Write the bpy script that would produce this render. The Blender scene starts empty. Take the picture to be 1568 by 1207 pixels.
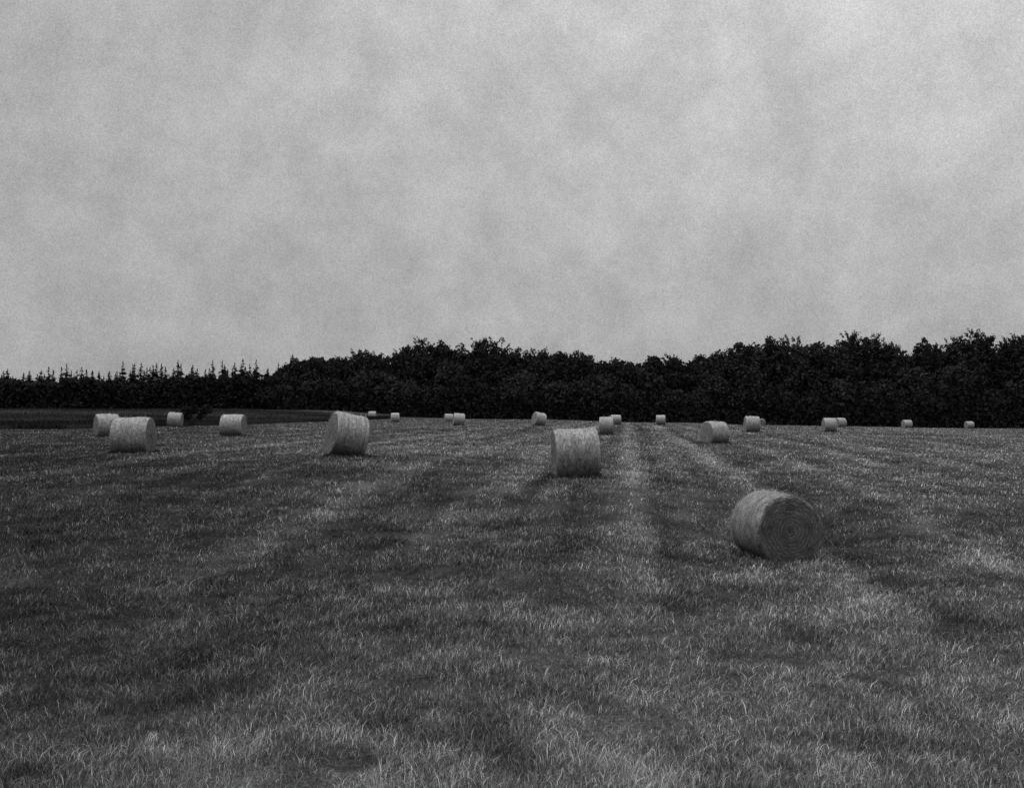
import bpy, math, numpy as np
from mathutils import Vector, Matrix
rng = np.random.default_rng(7)
scn = bpy.context.scene
scn.view_settings.view_transform = 'Standard'
scn.view_settings.look = 'None'
scn.view_settings.exposure = 0
CAM_H = 2.8

# ------------------------------------------------------------------ terrain
# surveyed spot heights (x, y, height relative to eye level)
SPOTS = np.array([
 (5.1,21.5,-2.80),(1.87,32.7,-1.90),(-5.83,39.2,-1.57),(-15,44,-1.60),(-24.3,66.6,-1.45),(-18.2,72.5,-1.53),
 (-29.9,98.6,-1.28),(-24.9,198,-1.28),(-15.8,150,-1.32),(-9.7,170,-1.5),(-5.7,119,-1.4),(2.9,119,-1.4),
 (7.5,88,-1.76),(14,150,-1.6),(20.1,150,-1.68),(12.5,68.5,-1.89),(21.3,98.6,-1.74),(45,200,-2.3),(32,112,-1.98),
 (47,159,-2.06),(64,180,-2.5),(84.4,205,-2.9),(93,222,-3.2),
 (0,8,-2.8),(-5,10,-2.75),(5,10,-2.85),(-4,15,-2.6),(3,15,-2.75),(9,15,-2.85),(0,21,-2.4),(-9,22,-2.2),(12,22,-2.8),
 (10,33,-2.2),(16,36,-2.25),(-16,33,-1.8),(28,62,-2.05),(50,100,-2.2),(0,60,-1.7),
 (-43,100,-1.53),(-95,215,0.3),(-60,215,0.3),(-38,215,0.2),(0,220,-1.3),(30,220,-1.9),(60,225,-2.7),
 (-95,260,0.3),(-38,260,0.3),(0,260,-1.0),(60,260,-2.5),(95,260,-3.0)])
def H(x, y):
    x = np.asarray(x, float); y = np.asarray(y, float)
    shp = np.broadcast(x, y).shape
    x = np.broadcast_to(x, shp).ravel(); y = np.broadcast_to(y, shp).ravel()
    yy = np.clip(y, 6, 270); a = np.clip(x/(yy+3), -.75, .75); l = np.log(yy)
    out = np.empty(len(x))
    sa = SPOTS[:,0]/(SPOTS[:,1]+3); sl = np.log(SPOTS[:,1])
    for i in range(0, len(x), 50000):
        s = slice(i, i+50000)
        q = ((a[s,None]-sa)/0.14)**2 + ((l[s,None]-sl)/0.25)**2
        w = 1/(q+0.12)**2
        out[s] = (w*SPOTS[:,2]).sum(1)/w.sum(1)
    return (out+CAM_H).reshape(shp)

# lattice value noise, mean 0, range about -1..1
def vnoise(x, y, seed):
    tab = np.random.default_rng(seed).uniform(-1,1,(256,256))
    xi = np.floor(x).astype(int); yi = np.floor(y).astype(int)
    fx = x-xi; fy = y-yi; fx = fx*fx*(3-2*fx); fy = fy*fy*(3-2*fy)
    g = lambda i,j: tab[i&255, j&255]
    return (g(xi,yi)*(1-fx)+g(xi+1,yi)*fx)*(1-fy)+(g(xi,yi+1)*(1-fx)+g(xi+1,yi+1)*fx)*fy
def fbm(x, y, s, seed, octv=4, g=.55):
    v=0; a=1; t=0
    for o in range(octv):
        c,sn=math.cos(o*1.1+.5),math.sin(o*1.1+.5)
        v=v+a*vnoise((x*c-y*sn)*s+37*o,(x*sn+y*c)*s+11*o,seed+o); t+=a; a*=g; s*=2.03
    return v/t*1.6

def mesh_np(name, verts, quads=None, tris=None, mats=(), smooth=False, attrs=None, matidx=None):
    me = bpy.data.meshes.new(name)
    nq = 0 if quads is None else len(quads); nt = 0 if tris is None else len(tris)
    me.vertices.add(len(verts)); me.vertices.foreach_set('co', np.asarray(verts, np.float32).ravel())
    parts = []
    if nq: parts.append(np.asarray(quads, np.int32).ravel())
    if nt: parts.append(np.asarray(tris, np.int32).ravel())
    loops = np.concatenate(parts)
    me.loops.add(len(loops)); me.loops.foreach_set('vertex_index', loops)
    starts = np.concatenate([np.arange(nq)*4, nq*4+np.arange(nt)*3]).astype(np.int32)
    me.polygons.add(nq+nt); me.polygons.foreach_set('loop_start', starts)
    if matidx is not None: me.polygons.foreach_set('material_index', np.asarray(matidx, np.int32))
    me.update(calc_edges=True)
    if smooth: me.polygons.foreach_set('use_smooth', np.ones(nq+nt, bool))
    for k,(typ,arr) in (attrs or {}).items():
        at = me.attributes.new(k, typ, 'POINT')
        at.data.foreach_set('value' if typ=='FLOAT' else 'vector', np.asarray(arr, np.float32).ravel())
    ob = bpy.data.objects.new(name, me); scn.collection.objects.link(ob)
    for m in mats: me.materials.append(m)
    return ob

# ------------------------------------------------------------------ materials
class NT:
    def __init__(s, nt): s.nt = nt
    def n(s, t, **kw):
        nd = s.nt.nodes.new(t)
        for k,v in kw.items(): setattr(nd, k, v)
        return nd
    def l(s, a, b): s.nt.links.new(a, b)
    def math(s, op, a, b=None, c=None, clamp=False):
        nd = s.n('ShaderNodeMath', operation=op, use_clamp=clamp)
        for i,v in enumerate((a,b,c)):
            if v is None: continue
            if isinstance(v,(int,float)): nd.inputs[i].default_value = v
            else: s.l(v, nd.inputs[i])
        return nd.outputs[0]
    def noise(s, vec, scale, detail=3, rough=.5, dist=0):
        nd = s.n('ShaderNodeTexNoise'); s.l(vec, nd.inputs['Vector'])
        nd.inputs['Scale'].default_value = scale; nd.inputs['Detail'].default_value = detail
        nd.inputs['Roughness'].default_value = rough; nd.inputs['Distortion'].default_value = dist
        return nd.outputs['Fac']
    def mr(s, v, a, b, c, d):
        nd = s.n('ShaderNodeMapRange'); s.l(v, nd.inputs[0])
        for i,x in enumerate((a,b,c,d)): nd.inputs[i+1].default_value = x
        return nd.outputs[0]
    def xyz(s, v):
        nd = s.n('ShaderNodeSeparateXYZ'); s.l(v, nd.inputs[0]); return nd.outputs
    def comb(s, *a):
        nd = s.n('ShaderNodeCombineXYZ')
        for i,v in enumerate(a):
            if isinstance(v,(int,float)): nd.inputs[i].default_value = v
            else: s.l(v, nd.inputs[i])
        return nd.outputs[0]

def new_mat(name):
    m = bpy.data.materials.new(name); m.use_nodes = True
    N = NT(m.node_tree); b = m.node_tree.nodes['Principled BSDF']
    b.inputs['Roughness'].default_value = .9
    b.inputs['Specular IOR Level'].default_value = 0
    return m, N, b

# how pale / lush the meadow is at a place, then darkened towards the left
def field_tone(x, y):
    big = fbm(x,y,.11,10)
    mid = fbm(x,y,.6,20)
    fine = fbm(x,y,2.6,30,3)
    wob = fbm(x,y,.04,40,2)*.16
    u = x-.1035*y+wob
    c = np.maximum(np.cos((u-.15)*2*np.pi/3.4),0)**2.5
    dk = np.maximum(np.cos((u-1.15)*2*np.pi/3.4),0)**3
    streak = fbm(u*1.7, y*.03, 1, 50, 4, .65)
    fade = np.clip((y-12)/12,.1,1)
    mid_w = np.exp(-((x-.1035*y-1.5)/7)**2)
    brk = np.clip(.75+.6*fbm(x,y,.16,60,3),.3,1.3)
    st = fade*((.30+.68*mid_w)*c*brk-(.12+.22*mid_w)*dk*brk+.32*streak)
    v = y-.25*x+1.2*fbm(x,y,.07,70,2)
    hs = fbm(v*.8, x*.07, 1, 80, 3,.6)*.22*np.clip((6-x)/8,0,1)
    t = (1+.28*big)*(1+.36*mid)*(1+.42*fine)*(.92+st+hs)
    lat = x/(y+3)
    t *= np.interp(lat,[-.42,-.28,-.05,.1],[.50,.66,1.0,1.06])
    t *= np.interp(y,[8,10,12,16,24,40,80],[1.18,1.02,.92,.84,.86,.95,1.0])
    return np.clip(t,.2,2.3)

mg, N, b = new_mat('meadow_soil')
pos = N.n('ShaderNodeNewGeometry').outputs['Position']
at = N.n('ShaderNodeAttribute', attribute_name='tone')
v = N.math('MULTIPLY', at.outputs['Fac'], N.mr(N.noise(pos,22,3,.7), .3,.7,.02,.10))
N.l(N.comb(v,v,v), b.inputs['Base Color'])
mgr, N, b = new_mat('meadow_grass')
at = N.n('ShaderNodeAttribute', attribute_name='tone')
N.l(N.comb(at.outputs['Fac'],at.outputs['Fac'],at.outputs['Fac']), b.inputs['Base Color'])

def foliage_mat(name, k):
    m, N, b = new_mat(name)
    at = N.n('ShaderNodeAttribute', attribute_name='tone')
    v = N.math('MULTIPLY', at.outputs['Fac'], k)
    N.l(N.comb(v,v,v), b.inputs['Base Color'])
    return m
m_leaf = foliage_mat('broadleaf_foliage', .034)
m_con = foliage_mat('conifer_foliage', .026)
m_bark, N, b = new_mat('tree_bark')
p = N.n('ShaderNodeNewGeometry').outputs['Position']; v=N.mr(N.noise(p,6,3),.3,.7,.02,.05); N.l(N.comb(v,v,v),b.inputs['Base Color'])
m_crop = foliage_mat('standing_crop', .040)

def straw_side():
    m,N,b = new_mat('straw_wrapped_side')
    lp = N.n('ShaderNodeAttribute', attribute_name='lp').outputs['Vector']
    x,y,z = N.xyz(lp); th = N.math('ARCTAN2', y, z)
    s1 = N.noise(N.comb(N.math('MULTIPLY',x,50),N.math('MULTIPLY',th,6),0.0),1,4,.75,1.2)
    s2 = N.noise(lp, 8, 4,.7)
    s3 = N.noise(lp, 48, 3,.75)
    s4 = N.noise(N.comb(N.math('MULTIPLY',x,12),N.math('MULTIPLY',th,1.4),0.0),1,3,.6)
    v = N.mr(s1,.3,.7,.10,.68)
    v = N.math('MULTIPLY', v, N.mr(s2,.3,.7,.68,1.22))
    v = N.math('MULTIPLY', v, N.mr(s3,.3,.7,.45,1.5))
    v = N.math('MULTIPLY', v, N.mr(s4,.3,.7,.70,1.15))
    # shade painted into the straw colour, deepening towards the ground
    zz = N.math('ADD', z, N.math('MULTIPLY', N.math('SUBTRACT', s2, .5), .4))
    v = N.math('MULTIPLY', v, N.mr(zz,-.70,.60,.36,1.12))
    v = N.math('MINIMUM', v, .75)
    N.l(N.comb(v,v,v), b.inputs['Base Color'])
    bp = N.n('ShaderNodeBump'); bp.inputs['Strength'].default_value=.8; bp.inputs['Distance'].default_value=.02
    N.l(N.math('ADD',s1,s3), bp.inputs['Height']); N.l(bp.outputs[0], b.inputs['Normal'])
    return m
def straw_end():
    m,N,b = new_mat('straw_coiled_end')
    lp = N.n('ShaderNodeAttribute', attribute_name='lp').outputs['Vector']
    x,y,z = N.xyz(lp); th = N.math('ARCTAN2', y, z)
    r = N.math('SQRT', N.math('ADD', N.math('MULTIPLY',y,y), N.math('MULTIPLY',z,z)))
    wob = N.math('MULTIPLY', N.math('SUBTRACT', N.noise(lp,5,4,.65),.5), .15)
    rr = N.math('ADD', N.math('SUBTRACT', r, N.math('MULTIPLY', th, .07/(2*math.pi))), wob)
    ring = N.math('SINE', N.math('MULTIPLY', rr, 2*math.pi/.07))
    s1 = N.noise(N.comb(N.math('MULTIPLY',rr,60),N.math('MULTIPLY',y,8),N.math('MULTIPLY',z,8)),1,4,.75,.6)
    s3 = N.noise(lp, 60, 3,.75)
    s2 = N.noise(lp, 5, 3,.6)
    v = N.mr(s1,.3,.7,.03,.36)
    v = N.math('MULTIPLY', v, N.mr(ring,-1,1,.72,1.14))
    v = N.math('MULTIPLY', v, N.mr(s3,.3,.7,.4,1.6))
    v = N.math('MULTIPLY', v, N.mr(s2,.3,.7,.7,1.25))
    N.l(N.comb(v,v,v), b.inputs['Base Color'])
    bp = N.n('ShaderNodeBump'); bp.inputs['Strength'].default_value=1; bp.inputs['Distance'].default_value=.03
    N.l(N.math('ADD',s1,s3), bp.inputs['Height']); N.l(bp.outputs[0], b.inputs['Normal'])
    return m
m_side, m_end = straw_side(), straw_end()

# ------------------------------------------------------------------ ground sheet
def spaced(lo, hi, n, k):
    t = np.linspace(-1,1,n); s = np.sinh(k*t)/np.sinh(k)
    return np.where(s<0, s*lo, s*hi)
gx = spaced(2500,2500,440,6.5); gy = spaced(600,3000,520,6.0)+15
X,Y = np.meshgrid(gx,gy); Z = H(X,Y)+.018*fbm(X,Y,.9,3,3)
nx,ny = len(gx),len(gy)
idx = np.arange(nx*ny).reshape(ny,nx)
quads = np.stack([idx[:-1,:-1],idx[:-1,1:],idx[1:,1:],idx[1:,:-1]],-1).reshape(-1,4)
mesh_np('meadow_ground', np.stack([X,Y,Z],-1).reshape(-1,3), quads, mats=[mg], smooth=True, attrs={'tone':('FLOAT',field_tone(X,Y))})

EX=[-400,-140,-42,-30,-25,-21]; EY=[90,96,100,104,168,212]
def crop_edge(x): return np.interp(x,EX,EY)
def in_crop(x,y): return (x<-21)&(y>crop_edge(x))

# ------------------------------------------------------------------ hay bale positions: x,y,diam,len,yaw,roll,detail,sink
BALES=[(5.1,21.5,1.36,1.2,-76.5,0,3,.05),(1.87,32.7,1.58,1.27,4,-2,2,.05),(-5.83,39.2,1.60,1.15,24,11,2,.02),
(-15,44,1.56,1.38,2,-1,2,.05),(-24.3,66.6,1.5,1.25,32,0,1,.05),(-18.2,72.5,1.52,1.40,-2,0,1,.05),(-29.9,98.6,1.42,1.15,5,4,1,.05),
(-24.9,198,1.42,1.3,0,0,0,.05),(-15.8,150,1.4,1.1,10,0,0,.05),(-9.7,170,1.4,1.2,15,0,0,.05),(-5.7,119,1.42,1.15,10,5,0,.05),
(2.9,119,1.45,1.15,25,12,0,.05),(7.5,88,1.5,1.1,-8,0,1,.05),(14,150,1.4,1.3,5,0,0,.05),(20.1,150,1.4,1.2,-10,0,0,.05),
(12.5,68.5,1.5,1.2,24,2,1,.05),(21.3,98.6,1.5,1.2,0,0,1,.05),(45,200,1.3,1.2,80,0,0,.05),(32,112,1.5,1.2,0,0,1,.05),
(47,159,1.4,1.3,20,0,0,.05),(64,180,1.4,1.3,10,0,0,.05),(84.4,205,1.4,1.3,10,0,0,.05)]

# ------------------------------------------------------------------ blades
def blades(name, x, y, z, h, w, tone, mat, lean=.45):
    n = len(x); ph = rng.uniform(0,2*np.pi,n); az = rng.uniform(0,2*np.pi,n)
    ln = h*lean*rng.uniform(.2,1.6,n)
    wx,wy = np.cos(ph)*w/2, np.sin(ph)*w/2
    lx,ly = np.cos(az)*ln+h*.12, np.sin(az)*ln
    V = np.empty((n,5,3),np.float32)
    V[:,0]=np.stack([x-wx,y-wy,z-.03],1); V[:,1]=np.stack([x+wx,y+wy,z-.03],1)
    mx,my,mz = x+lx*.35,y+ly*.35,z+h*.6
    V[:,2]=np.stack([mx+wx*.8,my+wy*.8,mz],1); V[:,3]=np.stack([mx-wx*.8,my-wy*.8,mz],1)
    V[:,4]=np.stack([x+lx,y+ly,z+h*.95],1)
    o = np.arange(n)[:,None]*5
    q = o+np.array([0,1,2,3]); t = o+np.array([3,2,4])
    return mesh_np(name, V.reshape(-1,3), q, t, [mat], attrs={'tone':('FLOAT',np.repeat(tone,5))})
n = 1050000
d = np.exp(5.36-(5.36-1.75)*rng.random(n)**.82); a = rng.uniform(-.57,.57,n)
x,y = a*d,d
c = fbm(x,y,1.3,90,3)+.8*fbm(x,y,5,95,2)
keep = (rng.uniform(-2.7,.5,n) < c) & ~in_crop(x,y)
x,y,d,c = x[keep],y[keep],d[keep],c[keep]
h = np.clip(rng.normal(.050,.02,len(x))*(1+.35*c),.018,.14)
# uncut rank grass hugging the foot of each bale
ex=[];ey=[]
for (bx_,by_,D_,L_,yw,rl,dt,sk) in BALES:
    m_=[300,500,1300,2200][dt]; yw=math.radians(yw)
    lx_=rng.uniform(-L_/2-.16,L_/2+.16,m_); ly_=rng.uniform(-.62,.62,m_)*D_*.75
    k_=(np.abs(ly_)>D_*.20)|(np.abs(lx_)>L_/2)
    lx_,ly_=lx_[k_],ly_[k_]
    ex.append(bx_+lx_*math.cos(yw)-ly_*math.sin(yw)); ey.append(by_+lx_*math.sin(yw)+ly_*math.cos(yw))
ex=np.concatenate(ex);ey=np.concatenate(ey)
nb0=len(x)
x=np.concatenate([x,ex]);y=np.concatenate([y,ey]);d=np.concatenate([d,ey]);c=np.concatenate([c,np.zeros(len(ex))])
h=np.concatenate([h,rng.uniform(.06,.17,len(ex))])
z = H(x,y); n=len(x); FTn=field_tone(x,y)
w = np.maximum(.0034, d*.00055)*rng.uniform(.6,1.3,n)
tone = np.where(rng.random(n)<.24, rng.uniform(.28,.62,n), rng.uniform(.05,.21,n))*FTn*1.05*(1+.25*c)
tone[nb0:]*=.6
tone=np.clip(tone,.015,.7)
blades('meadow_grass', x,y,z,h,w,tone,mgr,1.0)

# ------------------------------------------------------------------ crop field
cx = np.concatenate([np.linspace(-380,-90,40), np.linspace(-88,-22,110)])
ts = np.concatenate([[0,0.0006],np.linspace(.004,1,60)])
CX,T = np.meshgrid(cx,ts); CY = crop_edge(CX)+T*(222-crop_edge(CX)) + .8*np.sin(CX*.7)*(1-T)
CZ = H(CX,CY)+np.where(T==0,-.1,.38)+.1*fbm(CX,CY,.3,5)
idx=np.arange(CX.size).reshape(CX.shape)
q=np.stack([idx[:-1,:-1],idx[:-1,1:],idx[1:,1:],idx[1:,:-1]],-1).reshape(-1,4)
ctone=lambda x,y: (.62+.3*fbm(x*.15,y,.12,7))*np.interp(y,[150,200,206,214],[1,1,2.2,2.4])
crop = mesh_np('crop_field', np.stack([CX,CY,CZ],-1).reshape(-1,3), q, mats=[m_crop], smooth=True, attrs={'tone':('FLOAT',ctone(CX,CY))})
n=90000
bx = rng.uniform(-130,-22,n); by = crop_edge(bx)+rng.random(n)**1.6*(220-crop_edge(bx))
cb = blades('crop_stalks', bx,by,H(bx,by)+.15,rng.uniform(.25,.5,n),rng.uniform(.05,.12,n),rng.uniform(.6,1.4,n)*ctone(bx,by),m_crop,.3)
cb.parent = crop

# ------------------------------------------------------------------ trees
class Acc:
    def __init__(s): s.v=[];s.q=[];s.m=[];s.t=[];s.n=0
    def quads(s, P, U, W, tone, mi):
        k=len(P); V=np.stack([P-U-W,P+U-W,P+U+W,P-U+W],1).reshape(-1,3)
        s.v.append(V); s.q.append(s.n+np.arange(k*4).reshape(k,4)); s.m.append(np.full(k,mi)); s.t.append(np.repeat(tone,4)); s.n+=k*4
    def cone(s, p0, p1, r0, r1, mi, seg=6):
        p0=np.array(p0,float);p1=np.array(p1,float); dd=p1-p0; dd/=np.linalg.norm(dd)+1e-6
        a=np.cross(dd,[.3,1,.1]); a/=np.linalg.norm(a); b_=np.cross(dd,a)
        t=np.arange(seg)/seg*2*np.pi
        c=np.cos(t)[:,None]*a+np.sin(t)[:,None]*b_
        V=np.concatenate([p0+c*r0,p1+c*r1]); i=np.arange(seg); j=(i+1)%seg
        s.v.append(V); s.q.append(s.n+np.stack([i,j,j+seg,i+seg],1)); s.m.append(np.full(seg,mi)); s.t.append(np.ones(2*seg)); s.n+=2*seg
    def build(s,name,mats):
        return mesh_np(name,np.concatenate(s.v),np.concatenate(s.q),mats=mats,matidx=np.concatenate(s.m),attrs={'tone':('FLOAT',np.concatenate(s.t))})
def rand_unit(k):
    v=rng.normal(size=(k,3)); return v/np.linalg.norm(v,axis=1)[:,None]
def leafquads(A,P,size,tone,mi=0):
    k=len(P); u=rand_unit(k); w=np.cross(u,rand_unit(k)); w/=np.linalg.norm(w,axis=1)[:,None]+1e-6
    s=size*rng.uniform(.5,1.3,k)[:,None]
    A.quads(P,u*s,w*s*.6,tone,mi)
def broadleaf(A,x,y,h,r,nl=1500,spiky=False,size=.22):
    """round, densely leaved crown reaching low down: leaf clumps over an ovoid, many small bulges"""
    z0=float(H(x,y)); tt=rng.uniform(.85,1.15)
    A.cone((x,y,z0-.2),(x+rng.normal(0,.2),y,z0+h*.7),.28,.1,1)
    ch=h*rng.uniform(.40,.48); cz=z0+h-ch
    nb=int(rng.integers(22,30)); k=int(nl*.62)//nb
    for i in range(nb):
        u=rand_unit(1)[0]; u[2]=abs(u[2])*.9 if rng.random()<.62 else -abs(u[2])
        u/=np.linalg.norm(u)
        lr=r*rng.uniform(.2,.4)
        c=np.array([x,y,cz])+u*np.array([r-lr*.7,r-lr*.7,ch-lr*.8])*rng.uniform(.9,1.02)
        if i%3==0: A.cone((x,y,min(c[2]-.5,z0+h*.55)),c,.09,.03,1,4)
        v=rand_unit(k); rd=lr*(rng.random(k)**.4)*rng.uniform(.8,1.1,k)
        leafquads(A,c+v*rd[:,None],size,tt*rng.uniform(.85,1.15)*rng.uniform(.88,1.12,k))
    k=int(nl*.38)
    v=rand_unit(k)*(rng.random(k)**.33)[:,None]*np.array([r*.85,r*.85,ch*.9])
    leafquads(A,np.array([x,y,cz])+v,size*1.6,tt*rng.uniform(.8,1.1,k))
    if spiky:
        for i in range(22):
            th=rng.uniform(0,2*np.pi); q=rng.uniform(.1,.8)
            p0=np.array([x+math.cos(th)*r*q,y+math.sin(th)*r*q,cz+ch*math.sqrt(1-q*q)*.93])
            p1=p0+np.array([np.cos(th)*.6,np.sin(th)*.4,.8])*rng.uniform(.6,1.5)
            kk=22; t=rng.random(kk)[:,None]
            leafquads(A,p0+(p1-p0)*t+rng.normal(0,.1,(kk,3)),.13,rng.uniform(.8,1.1,kk))
def conifer(A,x,y,h,r):
    z0=float(H(x,y)); tt=rng.uniform(.8,1.2)
    A.cone((x,y,z0-.2),(x,y,z0+h),.2,.02,1)
    nbr=int(h*13)
    lop=rng.uniform(0,6.3)
    for i in range(nbr):
        f=rng.random()**.85; zz=z0+.4+(h-.5)*f
        th=rng.uniform(0,2*np.pi)
        L=(r*(1-f)**.9*rng.uniform(.5,1.15)+.06)*(1+.2*math.cos(th-lop)); k=max(2,int(L*5))
        g=.35+.65*min(1,(1-f)*3.5)          # finer twigs near the leader
        t=(np.arange(k)+.5)/k
        P=np.stack([x+np.cos(th)*L*t,y+np.sin(th)*L*t,zz-.35*L*t+.3*L*t*t],1)+rng.normal(0,.07,(k,3))*g
        U=(rng.normal(0,.05,(k,3))+np.array([np.cos(th)*.24,np.sin(th)*.24,-.05]))*g; W=(np.tile([-np.sin(th)*.2,np.cos(th)*.2,0],(k,1))*(1.15-t)[:,None]+rng.normal(0,.10,(k,3)))*g
        A.quads(P,U,W,tt*rng.uniform(.7,1.2,k),0)
    k=5; P=np.stack([np.full(k,x),np.full(k,y),z0+h-.1*np.arange(k)],1)+rng.normal(0,.03,(k,3))
    A.quads(P,np.tile([.05,0,.0],(k,1)),np.tile([0,0,.16],(k,1)),np.ones(k),0)

BX=(np.array([-300,0,60,130,200,260,330,400,418,426,440,470,500,530,560,585,600,625,650,690,712,735,765,785,800,830,860,890,905,925,950,980,1010,1050,1090,1130,1200,1270,1340,1370,1395,1410,1440,1460,1490,1510,1568,1900])-784)/1700
BT=(632-np.array([566,566,563,560,560,553,553,557,566,560,549,548,542,538,532,537,543,526,516,517,530,524,516,530,532,538,530,532,545,540,537,546,541,543,532,522,514,517,508,522,529,517,522,512,497,508,508,515]))/1700
def top_h(x,y): return np.interp(x/y,BX,BT)*y+CAM_H-float(H(x,y))
A=Acc()
for row,(y0,f,nl,step) in enumerate([(221,.80,1500,4.2),(226,1.0,2700,3.3),(231,.97,2000,3.6),(238,.94,1100,4.5)]):
    x=-47.5+row*1.0
    while x<135:
        y=y0+rng.uniform(-1.5,1.5)
        b=x/y
        h=top_h(x,y)*f*(rng.uniform(.90,1.03) if row in(1,2) else rng.uniform(.82,1.02))
        if row==0: h*=rng.uniform(.6,1.05)
        sp = (abs(b+.015)<.025 or b>.39 or abs(b-.33)<.02 or abs(b+.12)<.03 or rng.random()<.2) and row==1
        broadleaf(A,x,y,h,rng.uniform(2.5,4.8),nl,sp)
        x+=step*rng.uniform(.7,1.3)
for x in np.arange(138,240,4.6):
    for y0 in (223,232):
        y=y0+rng.uniform(-2,2); broadleaf(A,x,y,rng.uniform(14,18),4.2,600,False,.45)
n=90000
ux=rng.uniform(-46,140,n); uy=218+rng.random(n)**1.5*14
uz=H(ux,uy)+rng.random(n)**1.0*(5.2+2.2*fbm(ux,uy*0,.25,8))
leafquads(A,np.stack([ux,uy,uz],1),.34,rng.uniform(.6,1.1,n))
A.build('broadleaf_tree_line',[m_leaf,m_bark])

A=Acc()
for row,(y0,f,step) in enumerate([(222,.84,2.6),(226,1.02,2.7),(231,.97,2.5),(237,.93,2.5)]):
    x=-125
    while x<-44+row*.6:
        y=y0+rng.uniform(-1.5,1.5)
        h=top_h(x,y)*f*rng.uniform(.82,1.07)
        conifer(A,x,y,h,rng.uniform(2.3,3.6))
        x+=step*rng.uniform(.4,1.6)
n=50000
ux=rng.uniform(-128,-42,n); uy=220+rng.random(n)*14
uz=H(ux,uy)+rng.random(n)*(6.2+1.6*fbm(ux,uy*0,.3,9))
leafquads(A,np.stack([ux,uy,uz],1),.34,rng.uniform(.5,1.2,n))
for x in np.arange(-240,-126,3.4):
    conifer(A,x,224+rng.uniform(-2,2),rng.uniform(9,12),2.8)
A.build('conifer_tree_line',[m_con,m_bark])

A=Acc(); sx,sy=-35.5,122
z0=float(H(sx,sy))
for i in range(14):
    cc=np.array([sx+rng.normal(0,.9),sy+rng.normal(0,.5),z0+rng.uniform(.5,1.7)])
    A.cone((sx,sy,z0),cc,.04,.015,1,5)
    rr=rng.uniform(.25,.6)
    leafquads(A,cc+rand_unit(200)*(rng.random(200)**.4*rr)[:,None],.09,rng.uniform(.6,1.2,200))
A.build('shrub',[m_con,m_bark])

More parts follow.
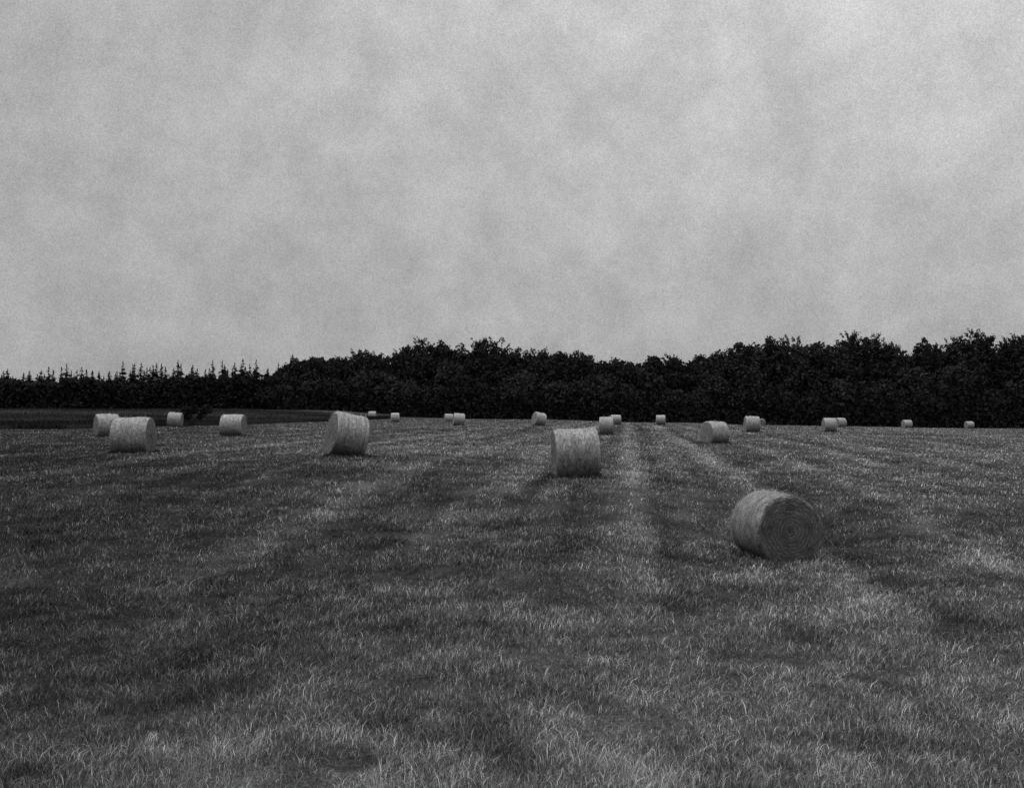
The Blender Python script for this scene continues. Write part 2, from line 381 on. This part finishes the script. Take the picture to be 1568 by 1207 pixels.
# ------------------------------------------------------------------ hay bales
def bale(x,y,D,L,yaw,roll=0,detail=1,sink=.05):
    R=D/2; seg=96 if detail>1 else 56
    t=np.arange(seg)/seg*2*np.pi
    xs=[-L/2,-L/2+.02,-L/2+.06]+list(np.linspace(-L/2+.12,L/2-.12,14 if detail>1 else 7))+[L/2-.06,L/2-.02,L/2]
    pro=[R-.06,R-.025,R-.006]+[R]*(len(xs)-6)+[R-.006,R-.025,R-.06]
    nr=16 if detail>1 else 7
    p=rng.uniform(0,6.3,6)
    def wob(th,xx): return R*(.018*np.sin(2*th+p[0])+.010*np.sin(3*th+p[1]+xx*2)+.007*np.sin(7*th+p[2]+3*xx)+.009*np.sin(xx*7+p[3])+.005*np.sin(xx*23+p[4]))
    seqr=[]
    for k in range(nr):
        r=(R-.06)*(k+.35)/nr; seqr.append((-L/2-.03*(1-(r/R)**2),r,'e'))
    for a_,b_ in zip(xs,pro): seqr.append((a_,b_,'s'))
    for k in reversed(range(nr)):
        r=(R-.06)*(k+.35)/nr; seqr.append((L/2+.03*(1-(r/R)**2),r,'e'))
    V=[]
    for xx,r,kd in seqr:
        rr=r+wob(t,xx)*(r/R)+rng.normal(0,.004,seg)
        xj=xx+rng.normal(0,.007 if kd=='e' else .002,seg)+(.004*np.sin(r/.07*6.283+t) if kd=='e' else 0)
        V.append(np.stack([xj,rr*np.sin(t),rr*np.cos(t)],1))
    V=np.array(V); m=len(V)
    idx=np.arange(m*seg).reshape(m,seg); nxt=np.roll(idx,-1,1)
    q=np.stack([idx[:-1],nxt[:-1],nxt[1:],idx[1:]],-1)
    mi=np.array([1 if (i<nr or i>=m-nr-1) else 0 for i in range(m-1)])
    mi=np.repeat(mi,seg); q=q.reshape(-1,4)
    V=V.reshape(-1,3)
    tri=[]; c0=len(V); V=np.concatenate([V,[[-L/2-.03,0,0],[L/2+.03,0,0]]])
    for j in range(seg):
        tri.append((c0,(j+1)%seg,j)); tri.append((c0+1,idx[-1,j],idx[-1,(j+1)%seg]))
    nstr={0:250,1:1200,2:3500,3:12000}[detail]
    sv=[];sq=[];sm=[];base=len(V)
    sw={0:.012,1:.009,2:.006,3:.0045}[detail]
    for i in range(nstr):
        if rng.random()<.6:
            th=rng.uniform(0,6.283); ln=rng.uniform(.06,.32)/R; xx=rng.uniform(-L/2+.03,L/2-.03); sk=rng.normal(0,.05)
            lift=rng.uniform(.0,.014); fly=rng.uniform(.03,.12) if rng.random()<.08 else rng.uniform(0,.012)
            pts=[]
            for s_,lf in ((0,lift),(.5,lift+.006),(1,lift+fly)):
                a_=th+ln*s_; rr=R+lf+float(wob(a_,xx)); pts.append((xx+sk*s_,rr*math.sin(a_),rr*math.cos(a_)))
            off=np.array([sw,0,0]); mm=0
        else:
            sg=1 if rng.random()<.5 else -1
            r=R*math.sqrt(rng.random())*.98; th=rng.uniform(0,6.283); ln=min(rng.uniform(.05,.2)/max(r,.08),1.2)
            cx_=sg*(L/2+.03*(1-(r/R)**2)+rng.uniform(.004,.022)); dr=rng.normal(0,.03)
            fly=rng.uniform(.02,.06) if rng.random()<.12 else 0
            pts=[]
            for s_ in (0,.5,1):
                a_=th+ln*s_; pts.append((cx_+sg*fly*s_,(r+dr*s_)*math.sin(a_),(r+dr*s_)*math.cos(a_)))
            off=np.array([0,sw*math.sin(th),sw*math.cos(th)]); mm=1 if rng.random()<.90 else 0
        pts=np.array(pts)
        sv.append(np.concatenate([pts-off/2,pts+off/2])); k=base+i*6
        sq+= [(k,k+1,k+4,k+3),(k+1,k+2,k+5,k+4)]; sm+=[mm,mm]
    V=np.concatenate([V,np.concatenate(sv)]); lp=V+rng.uniform(-5,5)*np.array([1,0,0])
    q=np.concatenate([q,np.array(sq)])
    ca,sa=math.cos(roll),math.sin(roll)
    W=V.copy(); W[:,0]=V[:,0]*ca+V[:,2]*sa; W[:,2]=-V[:,0]*sa+V[:,2]*ca
    zmin=W[:c0,2].min(); fl=zmin+.05*D+(.05 if roll else 0)
    W[:,2]=np.where(W[:,2]<fl, fl+(W[:,2]-fl)*.15, W[:,2])
    cy,sy_=math.cos(yaw),math.sin(yaw)
    Q=W.copy(); Q[:,0]=W[:,0]*cy-W[:,1]*sy_; Q[:,1]=W[:,0]*sy_+W[:,1]*cy
    tri=np.array(tri)
    mids=np.concatenate([mi,np.array(sm),np.ones(len(tri),int)])
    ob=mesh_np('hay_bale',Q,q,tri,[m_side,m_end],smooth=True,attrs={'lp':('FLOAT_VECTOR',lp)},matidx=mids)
    ob.location=(x,y,float(H(x,y))-Q[:c0,2].min()-sink)
    return ob
rad=math.radians
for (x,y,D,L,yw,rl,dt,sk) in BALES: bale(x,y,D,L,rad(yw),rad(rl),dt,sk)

# ------------------------------------------------------------------ sky + sun
sd = Vector((-.85,.22,1.0)).normalized()
el = math.asin(sd.z); rot = math.atan2(sd.x, sd.y)
w = bpy.data.worlds.new('World'); scn.world=w; w.use_nodes=True
w.cycles.sampling_method='NONE'
N=NT(w.node_tree); bg=w.node_tree.nodes['Background']
sky=N.n('ShaderNodeTexSky'); sky.sky_type='NISHITA'; sky.sun_disc=False
sky.sun_elevation=el; sky.sun_rotation=rot
bw=N.n('ShaderNodeRGBToBW'); N.l(sky.outputs[0],bw.inputs[0])
dr=N.n('ShaderNodeTexCoord').outputs['Generated']
x_,y_,z_=N.xyz(dr)
base=N.mr(z_,0,.34,3.6,5.5)
base=N.math('MULTIPLY',base,N.mr(z_,.38,1,1,2.6))
base=N.math('MULTIPLY',base,N.mr(N.math('MULTIPLY',x_,z_),-.1,.12,.86,1.22))
big=N.mr(N.noise(dr,5,3,.5),.3,.7,.95,1.05)
mott=N.mr(N.noise(dr,19,5,.68),.3,.7,.86,1.14)
gr=N.mr(N.noise(dr,700,2,.9),.25,.75,.74,1.26)
cl_=N.math('MULTIPLY',N.math('MULTIPLY',base,big),N.math('MULTIPLY',mott,gr))
fin=N.math('ADD',N.math('MULTIPLY',cl_,.94),N.math('MULTIPLY',N.math('MINIMUM',bw.outputs[0],8.0),.05))
N.l(N.comb(fin,fin,fin),bg.inputs['Color']); bg.inputs['Strength'].default_value=.1
sl=bpy.data.lights.new('sun','SUN'); sl.energy=1.4; sl.angle=rad(16); sl.color=(1,1,1)
so=bpy.data.objects.new('sun',sl); scn.collection.objects.link(so)
so.rotation_euler=sd.to_track_quat('Z','Y').to_euler(); so.location=(0,0,50)

# ------------------------------------------------------------------ camera
cd=bpy.data.cameras.new('camera'); cam=bpy.data.objects.new('camera',cd); scn.collection.objects.link(cam)
cam.location=(0,0,CAM_H); cam.rotation_euler=(rad(90.96),0,0)
cd.sensor_width=36; cd.lens=39.03; cd.clip_end=6000
scn.camera=cam
